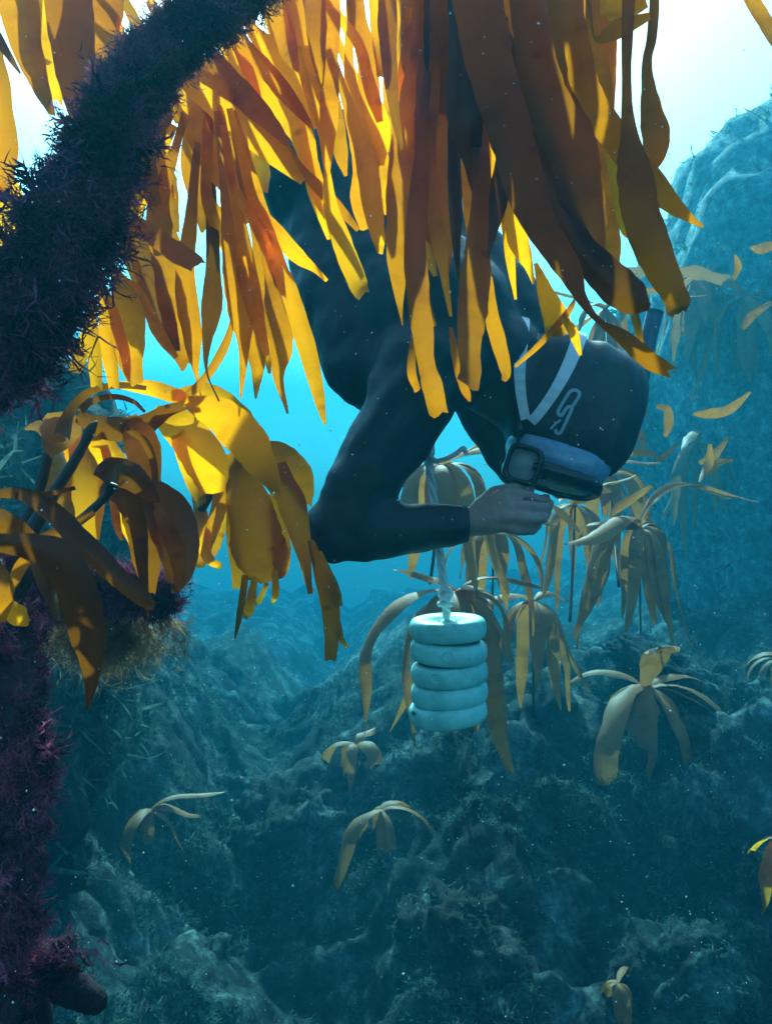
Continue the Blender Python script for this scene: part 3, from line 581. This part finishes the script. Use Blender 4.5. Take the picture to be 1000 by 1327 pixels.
rnd = random.Random(91)
LF = ['long golden frond drifting alone off the crown of the hood', 'short hooked frond curling beside the hood', 'flat pale frond half hidden behind the hood', 'thin twisted frond tip just clear of the hood', 'steeply hanging frond in the loose cluster before the reef wall', 'wide slanting frond in the loose cluster before the reef wall', 'short thin frond in the loose cluster before the reef wall',
      'narrow upright frond emerging from behind the hood', 'wider curved frond of the crossed pair on the reef face', 'oval leaf-like frond drifting highest against the reef wall', 'thin straight frond of the crossed pair on the reef face', 'small upright oval frond beneath the highest drifting leaf', 'slim frond trailing below the mask',
      'broad curved frond rising over the large ringed tan kelp', 'small crescent frond directly under the mask']
for pts in [[(972, 508, 3), (945, 530, 12), (918, 536, 13), (898, 536, 4)], [(861, 566, 4), (866, 548, 12), (864, 530, 10), (850, 527, 4)], [(798, 586, 6), (824, 585, 13), (850, 590, 5)], [(848, 596, 4), (862, 590, 7), (880, 572, 2)],
            [(920, 575, 4), (918, 600, 12), (906, 625, 3)], [(944, 566, 3), (925, 590, 11), (906, 600, 6)], [(950, 596, 3), (930, 600, 9), (918, 618, 3)], [(815, 545, 4), (826, 560, 13), (836, 580, 4)], [(990, 400, 3), (975, 408, 12), (962, 425, 6)],
            [(1000, 318, 12), (985, 322, 14), (972, 320, 3)], [(1000, 392, 6), (985, 400, 8), (966, 410, 2)], [(952, 330, 3), (956, 345, 9), (950, 362, 4)], [(715, 655, 3), (730, 668, 10), (752, 690, 4)], [(790, 670, 4), (805, 655, 12), (845, 630, 6)],
            [(735, 640, 3), (752, 650, 7), (768, 640, 3)]]:
    d = rnd.uniform(2.5, 3.1); x, y, ww = pts[0]
    kf = empty('kelp_frond', P(x, y, d), LF.pop(0), 'kelp', 'loose drifting kelp fronds')
    blade(kf, pts, d, 'kelp_tan', rnd)

# ------------------------------------------------------------------ the diver
PD = 1.55
person = empty('person', P(430, 230, 1.75), 'freediver in black wetsuit and hood bent head down pinching the mask', 'person')
def remesh(name, mb, vox, it, mat, parent, cut=None):
    me = mb.mesh(name+'_raw'); o = bpy.data.objects.new('tmp', me); COL.objects.link(o)
    r = o.modifiers.new('r', 'REMESH'); r.mode = 'VOXEL'; r.voxel_size = vox
    s = o.modifiers.new('s', 'SMOOTH'); s.iterations = it; s.factor = .5
    dg = bpy.context.evaluated_depsgraph_get(); dg.update(); m2 = bpy.data.meshes.new_from_object(o.evaluated_get(dg)); bpy.data.objects.remove(o)
    m2.name = name; m2.materials.clear()
    if cut:
        bm = bmesh.new(); bm.from_mesh(m2); bmesh.ops.delete(bm, geom=[f for f in bm.faces if cut(f.calc_center_median())], context='FACES'); bm.to_mesh(m2); bm.free()
    return link(name, m2, mat, parent)
# head frame
HC = P(742, 531, PD); HF = Vector((-.30, -.10, -.95)).normalized(); HS = Vector((.02, -1, .09)); HS = (HS-HF*HS.dot(HF)).normalized(); HU = HS.cross(HF).normalized()
if HU.x < 0: HU = -HU
def H(u, s, f): return HC+HU*u+HS*s+HF*f
def head_vf(au, as_, af, ex=2.5, face=False):
    v, f = ico(5); out = []
    for q in v:
        k = (abs(q.x)**ex+abs(q.y)**ex+abs(q.z)**ex)**(-1/ex); q = q*k
        u, s, ff = q.x*au, q.y*as_, q.z*af
        if ff > 0: s *= 1-.18*ff/af
        if u < 0: ff -= .012*(-u/au)
        if face and ff > 0:
            ff += .026*math.exp(-((u+.015)/.022)**2-(s/.014)**2)                    # nose
            ff -= .012*math.exp(-((u-.022)/.014)**2-((abs(s)-.032)/.018)**2)        # eye sockets
            ff += .008*math.exp(-((u+.062)/.006)**2-(s/.022)**2)-.006*math.exp(-((u+.055)/.004)**2-(s/.022)**2)  # lips
        out.append(H(u, s, ff))
    return out, f
def jt(px, py, d): return P(px, py, d)
J = dict(pel=jt(425, 225, 1.78), mid=jt(490, 340, 1.66), che=jt(566, 420, 1.58), nb=jt(632, 464, 1.56), nk=jt(672, 500, 1.555),
         hR=jt(400, 235, 1.70), hL=jt(470, 215, 1.86), kR=jt(378, 212, 2.12), kL=jt(432, 200, 2.26), aR=jt(362, 190, 2.52), aL=jt(410, 182, 2.66), tR=jt(355, 180, 2.72), tL=jt(402, 174, 2.86),
         sR=jt(552, 480, 1.45), eR=jt(434, 690, 1.40), wR=jt(604, 679, 1.42), sL=jt(606, 462, 1.70), eL=jt(668, 600, 1.78), wL=jt(702, 612, 1.69))
def body_parts(mb, g, limbs_only=False):
    """g: added thickness of the cloth"""
    mb.add(capsule(smoothpath([J['pel'], J['mid'], J['che'], J['nb']], 4), [(a+g, b+g) for a, b in [(.125, .15), (.128, .145), (.126, .14), (.123, .138), (.122, .137), (.125, .14), (.132, .148), (.140, .158), (.142, .165), (.135, .165), (.128, .15), (.112, .125), (.092, .10)]], 24))
    mb.add(capsule([P(432, 290, 1.70), P(454, 385, 1.62), P(488, 470, 1.55)], [.092+g, .098+g, .088+g], 18))
    mb.add(capsule([P(545, 300, 1.76), P(610, 358, 1.68), P(652, 412, 1.62)], [.09+g, .09+g, .08+g], 18))
    for s in 'RL':
        mb.add(capsule(smoothpath([J['h'+s], (J['h'+s]+J['k'+s])/2, J['k'+s]], 3), [x+g for x in (.098, .095, .09, .083, .074, .065, .057)], 16))
        mb.add(capsule(smoothpath([J['k'+s], J['k'+s].lerp(J['a'+s], .35), J['a'+s]], 3), [x+g for x in (.056, .058, .060, .058, .05, .041, .035)], 16))
        # arm
        a, e, ww = J['s'+s], J['e'+s], J['w'+s]
        mb.add(capsule([J['che'].lerp(a, .35), a, a.lerp(e, .3), a.lerp(e, .62), e], [.088+g, .080+g, .066+g, .056+g, .046+g], 16))
        mb.add(capsule([e, e.lerp(ww, .25), e.lerp(ww, .6), ww], [.042+g, .043+g, .036+g, .026+g], 16))
    mb.add(capsule([J['che'].lerp(J['nb'], .5), J['nb'], J['nk']], [.10+g, .085+g, .062+g], 16))
body = MB(); body_parts(body, -.006); body.add(head_vf(.106, .078, .104, 2.5, True))
body.add(capsule([J['nb'], J['nk'], HC-HU*.05], [.068, .062, .066], 14))
for s in 'RL': body.add(capsule([J['a'+s], J['a'+s].lerp(J['t'+s], .4), J['t'+s]], [.034, (.03, .045), (.018, .045)], 12))
def hand(mb, wr, pts_k, fingers, thumb):
    for k in pts_k: mb.add(capsule([wr, wr.lerp(k, .5), k], [.022, .0185, .0135], 10))
    for fg in fingers: mb.add(capsule(fg, [.0105, .0098, .0090, .0078][:len(fg)], 10))
    mb.add(capsule(thumb, [.018, .0135, .0115, .0095][:len(thumb)], 10))
HD = 1.42
kn = [P(656, 640, 1.42), P(656, 655, 1.405), P(652, 669, 1.40), P(645, 681, 1.405)]
hand(body, J['wR'], kn,
     [[kn[0], P(682, 642, 1.435), P(700, 648, 1.46), P(708, 645, 1.485)], [kn[1], P(686, 656, 1.41), P(708, 658, 1.43), P(713, 652, 1.455)],
      [kn[2], P(682, 673, 1.40), P(704, 672, 1.42), P(709, 664, 1.445)], [kn[3], P(671, 687, 1.405), P(690, 687, 1.425), P(697, 680, 1.445)]],
     [P(622, 660, 1.42), P(640, 640, 1.44), P(664, 634, 1.46), P(686, 634, 1.485)])
kl = [P(720, 620, 1.645), P(722, 627, 1.66), P(724, 633, 1.675), P(724, 638, 1.69)]
hand(body, J['wL'], kl, [[q, q+Vector((.022, -.012, -.004)), q+Vector((.03, -.03, .0)), q+Vector((.026, -.042, .008))] for q in kl], [P(710, 612, 1.67), P(720, 612, 1.64), P(730, 614, 1.62)])
remesh('body', body, .0042, 3, M['skin'], person)
suit = MB(); body_parts(suit, .004)
ww1, ee1 = J['wR'], J['eR']
suit_o = remesh('wetsuit', suit, .0075, 7, M['suit'], person, cut=lambda c: ((c-ww1).dot((ww1-ee1).normalized()) > .0 and (c-ww1).length < .06) or ((c-J['wL']).dot((J['wL']-J['eL']).normalized()) > 0 and (c-J['wL']).length < .06))
me = suit_o.data; off = world_loc(suit_o); NR = [q.normal.copy() for q in me.vertices]
for vtx in me.vertices:   # soft neoprene folds
    p = vtx.co+off; ax = (p-J['mid']); k = .006*noise.noise(Vector((p.x*8, p.y*8, p.z*22)))+.003*noise.noise(Vector((p.x*40, p.y*30, p.z*30)))+.005*math.exp(-((p-P(520, 545, 1.4)).length/.11)**2)*math.sin(p.x*110-p.z*60+3*noise.noise(p*9))
    e = (p-J['eR']).length; k += .0018*math.exp(-(e/.09)**2)*math.sin(p.z*130+p.x*80+4*noise.noise(p*20))
    vtx.co += NR[vtx.index]*k
# hood with a short bib on the neck
hm = MB(); hm.add(head_vf(.116, .090, .119, 3.3)); hm.add(capsule([J['nb'].lerp(J['nk'], .1), J['nk'], HC-HU*.055], [.092, .080, .082], 20))
hood = remesh('hood', hm, .006, 5, M['hood'], person, cut=lambda c: (c-HC).dot(HF) > .088 and abs((c-HC).dot(HU)) < .10 and abs((c-HC).dot(HS)) < .06)
me = hood.data; off = world_loc(hood); NR = [q.normal.copy() for q in me.vertices]
for vtx in me.vertices:
    p = vtx.co+off; vtx.co += NR[vtx.index]*(.0022*noise.noise(p*22)+.0016*noise.noise(Vector((p.x*60, p.y*25, p.z*25)))+.004*math.exp(-((p-P(762, 455, 1.5)).length/.05)**2)*math.sin((p-HC).dot(HU)*120))
bm = bmesh.new(); bm.from_mesh(hood.data); bm.transform(Matrix.Translation(off)); bvh = BVHTree.FromBMesh(bm); bm.free()
def on_hood(px, py, lift=.0015):
    dr = P(px, py, 1).normalized(); h = bvh.ray_cast(Vector((0, 0, 0)), dr)
    if h[0] is None: return P(px, py, PD), -dr
    nn = h[1] if h[1].dot(dr) < 0 else -h[1]
    return h[0]+nn*lift, nn
# logo strokes printed on the side of the hood
def stroke(name, pix, width, mat, parent):
    c = catmull(pix, 4); pts, nn = zip(*[on_hood(x, y) for x, y in c]); v, f = [], []
    for i, p in enumerate(pts):
        t = (pts[min(i+1, len(pts)-1)]-pts[max(i-1, 0)]).normalized(); s = t.cross(nn[i]).normalized()*width*.5; v += [p-s, p+s]
        if i: f.append((2*i-2, 2*i-1, 2*i+1, 2*i))
    return link(name, mesh(name, v, f), mat, parent)
Z = lambda L: [(620+.24*a, 420+.24*b) for a, b in L]
stroke('logo', Z([(508, 442), (538, 396), (543, 372), (525, 357), (500, 360), (482, 378), (432, 462), (430, 484), (446, 498)]), .0054, M['logo'], hood)
stroke('logo', Z([(446, 498), (462, 470), (482, 446), (500, 448), (498, 468), (452, 566), (436, 588), (418, 584), (414, 566)]), .0054, M['logo'], hood)
stroke('logo', Z([(388, 566), (412, 540), (442, 516)]), .0036, M['logo'], hood)

# mask: skirt, frame, lenses, side window, strap and buckle
mask = empty('mask', H(.0, 0, .11), None); mask.parent = person; mask.location = H(0, 0, .11)-world_loc(person)
mask['label'] = 'pale silicone and black plastic diving mask'
def oval(ru, rs, f, cu=0, n=36, ex=2.8, sweep=0):
    out = []
    for k in range(n):
        a = 2*math.pi*k/n; c, s = math.cos(a), math.sin(a); r = (abs(c)**ex+abs(s)**ex)**(-1/ex)
        out.append(H(cu+ru*r*c, rs*r*s, f-sweep*(s*r)**2))
    return out
def loft(rings, closed=True):
    v, f = [], []; n = len(rings[0])
    for r in rings: v += r
    for i in range(len(rings)-1):
        for k in range(n): f.append((i*n+k, i*n+(k+1) % n, (i+1)*n+(k+1) % n, (i+1)*n+k))
    return v, f
CU = -.002
link('skirt', MB().add(loft([oval(.088, .060, .070, CU), oval(.094, .074, .080, CU), oval(.092, .079, .092, CU), oval(.086, .078, .106, CU), oval(.081, .076, .120, CU), oval(.074, .070, .122, CU), oval(.070, .066, .105, CU)])).mesh('skirt'), M['skirt'], mask)
link('frame', MB().add(loft([oval(.078, .072, .116, CU), oval(.085, .080, .119, CU), oval(.087, .082, .126, CU), oval(.085, .080, .138, CU), oval(.078, .072, .142, CU), oval(.072, .066, .136, CU), oval(.072, .066, .118, CU)])).mesh('frame'), M['black_plastic'], mask)
v, f = loft([oval(.074, .068, .134, CU), oval(.074, .068, .130, CU)]); n = 36; f += [tuple(range(n)), tuple(range(n, 2*n))[::-1]]
link('lens', mesh('lens', v, f), M['glass'], mask)
def slab(c, au, av, an, hu, hv, hn, bev=.004):
    bm = bmesh.new(); bmesh.ops.create_cube(bm, size=1)
    for q in bm.verts: q.co = Vector((q.co.x*hu*2, q.co.y*hv*2, q.co.z*hn*2))
    if bev: bmesh.ops.bevel(bm, geom=bm.edges[:], offset=bev, segments=2, affect='EDGES')
    for q in bm.verts: q.co = c+au*q.co.x+av*q.co.y+an*q.co.z
    v = [q.co.copy() for q in bm.verts]; f = [tuple(x.index for x in p.verts) for p in bm.faces]; bm.free(); return v, f
def ring_slab(c, au, av, an, hu, hv, t, depth):
    """rounded rectangular rim around a window"""
    R1, R2 = [], []
    def rr(hu, hv, z):
        out = []
        for k in range(28):
            a = 2*math.pi*k/28; cc, s = math.cos(a), math.sin(a); r = (abs(cc)**4+abs(s)**4)**(-.25); out.append(c+au*(hu*r*cc)+av*(hv*r*s)+an*z)
        return out
    return loft([rr(hu-t, hv-t, -depth), rr(hu-t, hv-t, depth*.7), rr(hu-t*.7, hv-t*.7, depth), rr(hu-t*.25, hv-t*.25, depth), rr(hu, hv, depth*.5), rr(hu, hv, -depth)])
WC = P(678, 602, 1.468); wn = (HS*.96-HU*.22+HF*.16).normalized(); wu = (HU-wn*HU.dot(wn)).normalized(); wv = wn.cross(wu)
link('side_frame', MB().add(ring_slab(WC, wu, wv, wn, .031, .033, .0085, .012)).mesh('side_frame'), M['black_plastic'], mask)
link('side_window', MB().add(slab(WC, wu, wv, wn, .026, .028, .002, 0)).mesh('side_window'), M['glass'], mask)
#link('side_panel', MB().add(slab(H(.012, .083, .112), HU, HF, HS, .075, .012, .006, .004)).mesh('side_panel'), M['silicone'], mask)
link('nose_pocket', MB().add(capsule([H(-.058, 0, .10), H(-.062, 0, .128)], [.022, .016], 12)).mesh('nose_pocket'), M['skirt'], mask)
def wrap(name, u0, u1, f0, width, n=44):
    """strap laid on the hood, from the near buckle over the back of the head to the far side"""
    pts, nr = [], []
    for i in range(n+1):
        t = i/n; th = R(-40)+t*R(250); u = u0+(u1-u0)*math.sin(math.pi*t)**.8
        dr = HS*math.cos(th)-HF*math.sin(th); c = HC+HU*u
        h = bvh.ray_cast(c+dr*.4, -dr)
        q = h[0] if h[0] is not None else c+dr*.09
        pts.append(q+dr*.002); nr.append(dr)
    for _ in range(3): pts = [pts[0]]+[(pts[i-1]+pts[i]*2+pts[i+1])/4 for i in range(1, n)]+[pts[-1]]
    v, f = [], []
    for i, p in enumerate(pts):
        t = (pts[min(i+1, n)]-pts[max(i-1, 0)]).normalized(); s = t.cross(nr[i]).normalized(); ww = width*(.5+.28*math.sin(math.pi*i/n)**2)
        rb = .0007*(i % 2) if i < 16 else 0
        v += [p-s*ww, p-s*ww+nr[i]*(.003+rb), p+s*ww+nr[i]*(.003+rb), p+s*ww]
        if i:
            for k in range(4): f.append((4*i-4+k, 4*i-4+(k+1) % 4, 4*i+(k+1) % 4, 4*i+k))
    link(name, mesh(name, v, f), M['strap'], mask, smooth=False)
wrap('strap', -.072, -.034, 0, .0165); wrap('strap', -.082, -.135, 0, .016)
bq, bn = on_hood(673, 556, .004); bt = (P(673, 590, 1.5)-P(673, 556, 1.5)).normalized(); bt = (bt-bn*bt.dot(bn)).normalized()
link('buckle', MB().add(slab(bq, bt, bn.cross(bt), bn, .014, .009, .005, .003)).add(slab(bq+bt*.02, bt, bn.cross(bt), bn, .012, .005, .004, .002)).mesh('buckle'), M['black_plastic'], mask)
# snorkel on the far side
path = smoothpath([P(849, 402, 1.66), P(840, 440, 1.665), P(830, 490, 1.67), P(800, 560, 1.67), P(770, 606, 1.66), P(735, 622, 1.63), P(700, 622, 1.59)], 6)
n = len(path); v, f = tube(path, [.0155]*n, 18, False); v2, f2 = tube(path, [.0125]*n, 18, False)
mb = MB(); mb.add((v, f)); mb.add((v2, [q[::-1] for q in f2])); mb.f += [(k, (k+1) % 18, n*18+(k+1) % 18, n*18+k) for k in range(18)]
link('snorkel', mb.mesh('snorkel'), M['snorkel'], person)
# fins above, out of the picture
for s in 'RL':
    a, t = J['t'+s], (J['t'+s]-J['a'+s]).normalized(); sd = Vector((1, 0, 0)); up = t.cross(sd).normalized()
    link('fin', MB().add(slab(a+t*.20, t, sd, up, .27, .09, .004, .003)).mesh('fin'), M['black_plastic'], person)

# ------------------------------------------------------------------ rope and weights
WD = 1.50
rope = empty('rope', P(577, 800, WD), 'pale twisted rope hanging from the diver\'s chest to the stacked weights', 'rope')
cl = smoothpath([P(548, 548, 1.50), P(553, 584, 1.50), P(562, 650, 1.50), P(570, 720, 1.50), P(576, 768, WD)], 14)
def strands(path, n, rad, off, turns):
    mb = MB(); m = len(path)
    for k in range(n):
        q = []
        for i, p in enumerate(path):
            t = (path[min(i+1, m-1)]-path[max(i-1, 0)]).normalized(); s = t.cross(Vector((0, 1, 0))).normalized(); r = s.cross(t); a = 6.283*(k/n+turns*i/m)
            q.append(p+s*off*math.cos(a)+r*off*math.sin(a))
        mb.add(tube(q, [rad]*m, 7))
    return mb
link('cord', strands(cl, 3, .0037, .0043, 4).mesh('cord'), M['rope'], rope)
kc = P(577, 776, WD); mb = MB()
for k, (r, ax) in enumerate([(.010, (0, 0, 1)), (.0105, (.8, .2, .6)), (.0095, (-.7, .3, .6)), (.009, (.2, 1, .3))]):
    ax = Vector(ax).normalized(); s = ax.cross(Vector((.3, .9, .1))).normalized(); q = ax.cross(s)
    lp = [kc+Vector((0, 0, .006*(k-1.5)))+s*r*math.cos(i*.3491)+q*r*math.sin(i*.3491) for i in range(19)]; mb.add(tube(lp, [.0048]*19, 7))
link('knot', mb.mesh('knot'), M['rope'], rope)
link('cord', strands(smoothpath([P(577, 784, WD), P(578, 792, WD), P(579, 812, WD)], 6), 2, .0042, .0035, 1).mesh('cord'), M['rope'], rope)
kc = P(553, 582, 1.49); mb = MB()
for k in range(3):
    ax = Vector((.2*k, .2, 1)).normalized(); s = ax.cross(Vector((0, 1, 0))).normalized(); q = ax.cross(s)
    mb.add(tube([kc+Vector((0, 0, .007*(k-1)))+s*.0095*math.cos(i*.3491)+q*.0095*math.sin(i*.3491) for i in range(19)], [.0042]*19, 7))
link('knot', mb.mesh('knot'), M['rope'], rope)
hp = smoothpath([P(557, 590, 1.49), P(564, 597, 1.485), P(576, 595, 1.48), P(590, 588, 1.48), P(600, 581, 1.48), P(603, 586, 1.48)], 5)
link('toggle', MB().add(capsule(hp, [.0042]*len(hp), 8)).mesh('toggle'), M['silicone'], rope)
stack = empty('weight_stack', P(580, 936, WD), 'stack of five pale green rounded disc weights hanging on a rope', 'weights')
def lathe(c, prof, up, seg=48):
    s = up.cross(Vector((0, 1, 0))).normalized(); q = s.cross(up); v, f = [], []
    for r, z in prof:
        for k in range(seg):
            a = 2*math.pi*k/seg; v.append(c+s*r*math.cos(a)+q*r*math.sin(a)+up*z)
    for i in range(len(prof)-1):
        for k in range(seg): f.append((i*seg+k, i*seg+(k+1) % seg, (i+1)*seg+(k+1) % seg, (i+1)*seg+k))
    return v, f
SC = WD/FPX
for i, (cx, cy, tilt, dim) in enumerate([(580, 814, 2, None), (581, 843, -2, 577), (582, 871, 3, 562), (582, 897, 4, None), (580, 922, 6, 536)]):
    r, hh = (50+(1 if i == 4 else 0))*SC, 13.4*SC; up = Vector((-math.sin(R(tilt)), -.05, math.cos(R(tilt)))).normalized(); c = P(cx, cy, WD)
    prof = [(.006, -hh*.8), (r*.55, -hh*.92), (r*.80, -hh)]
    for a in range(-78, 79, 12): prof.append((r-hh*.8+hh*.8*math.cos(R(a))**.7, hh*math.copysign(abs(math.sin(R(a)))**.85, a)))
    prof += [(r*.80, hh), (r*.62, hh*.95), (r*.40, hh*.86), (r*.36, hh*.62), (r*.17, hh*.60), (r*.15, hh*.80), (r*.09, hh*.80), (r*.085, hh*.2)]
    dsk = link('weight_disc', MB().add(lathe(c, prof, up)).mesh('weight_disc'), M['weight'], stack)
    if i:
        link('gap_shade', MB().add(lathe(c+up*14*SC, [(r*.80, -.006), (r*.80, .006)], up)).mesh('gap_shade'), M['weight_dark'], dsk)  # dark core added as painted shade in the gaps between discs
    if dim:
        dx = (dim-cx)*SC; yy = -math.sqrt(max(0, r*r-dx*dx)); nn = Vector((dx, yy, 0)).normalized(); pc = c+Vector((dx, yy, 0))
        link('plug_rim', MB().add(lathe(pc, [(.0092, -.004), (.0092, .0016), (.0080, .0020), (.0072, .0006), (.0072, -.002)], nn, 20)).mesh('plug_rim'), M['weight'], dsk)
        link('plug', MB().add(lathe(pc, [(.0073, -.001), (.0055, -.0006), (.0002, -.0006)], nn, 20)).mesh('plug'), M['weight_dark'] if i == 4 else M['weight'], dsk)
    if i == 0:
        for k in range(5):
            a = k*1.2566+.4; s = up.cross(Vector((0, 1, 0))).normalized(); q = s.cross(up); pc = c+up*(hh*.66)+s*(r*.27*math.cos(a))+q*(r*.27*math.sin(a))
            link('slot', MB().add(lathe(pc, [(.0045, -.004), (.0045, 0.0005), (.0003, .0005)], up, 12)).mesh('slot'), M['weight_dark'], dsk)

# ------------------------------------------------------------------ drifting specks and the water
rnd = random.Random(77); v, f = [], []
for _ in range(2600):
    d = rnd.uniform(.45, 3.0); c = P(rnd.uniform(-60, 1060), rnd.uniform(-60, 1390), d); r = rnd.choice((.0004, .0005, .0006, .0007, .001))*(.6+.35*d)
    o0 = len(v); v += [c+Vector(q)*r*rnd.uniform(.6, 1.4) for q in ((1, 0, 0), (-1, 0, 0), (0, 1, 0), (0, -1, 0), (0, 0, 1), (0, 0, -1))]
    f += [tuple(o0+i for i in t) for t in ((0, 2, 4), (2, 1, 4), (1, 3, 4), (3, 0, 4), (2, 0, 5), (1, 2, 5), (3, 1, 5), (0, 3, 5))]
o = link('marine_snow', mesh('marine_snow', v, f), M['speck']); tag(o, 'tiny pale specks drifting through the water', 'particles', kind='stuff')
hz, t, out = new_mat('sea_water')
hz.cycles.homogeneous_volume = True
pv = t.nodes.new('ShaderNodeVolumePrincipled'); t.links.new(pv.outputs[0], out.inputs['Volume'])
pv.inputs['Color'].default_value = (.005, .082, .116, 1); pv.inputs['Density'].default_value = .21; pv.inputs['Anisotropy'].default_value = .28
pv.inputs['Absorption Color'].default_value = (0, .30, .46, 1)
x0, x1, y0, y1, z0, z1 = -16, 16, -4, 24, -6, 3.35
v = [(x, y, z) for x in (x0, x1) for y in (y0, y1) for z in (z0, z1)]
o = link('haze', mesh('haze', v, [(0, 1, 3, 2), (4, 6, 7, 5), (0, 4, 5, 1), (2, 3, 7, 6), (0, 2, 6, 4), (1, 5, 7, 3)]), hz, smooth=False); tag(o, 'blue green sea water', kind='stuff')
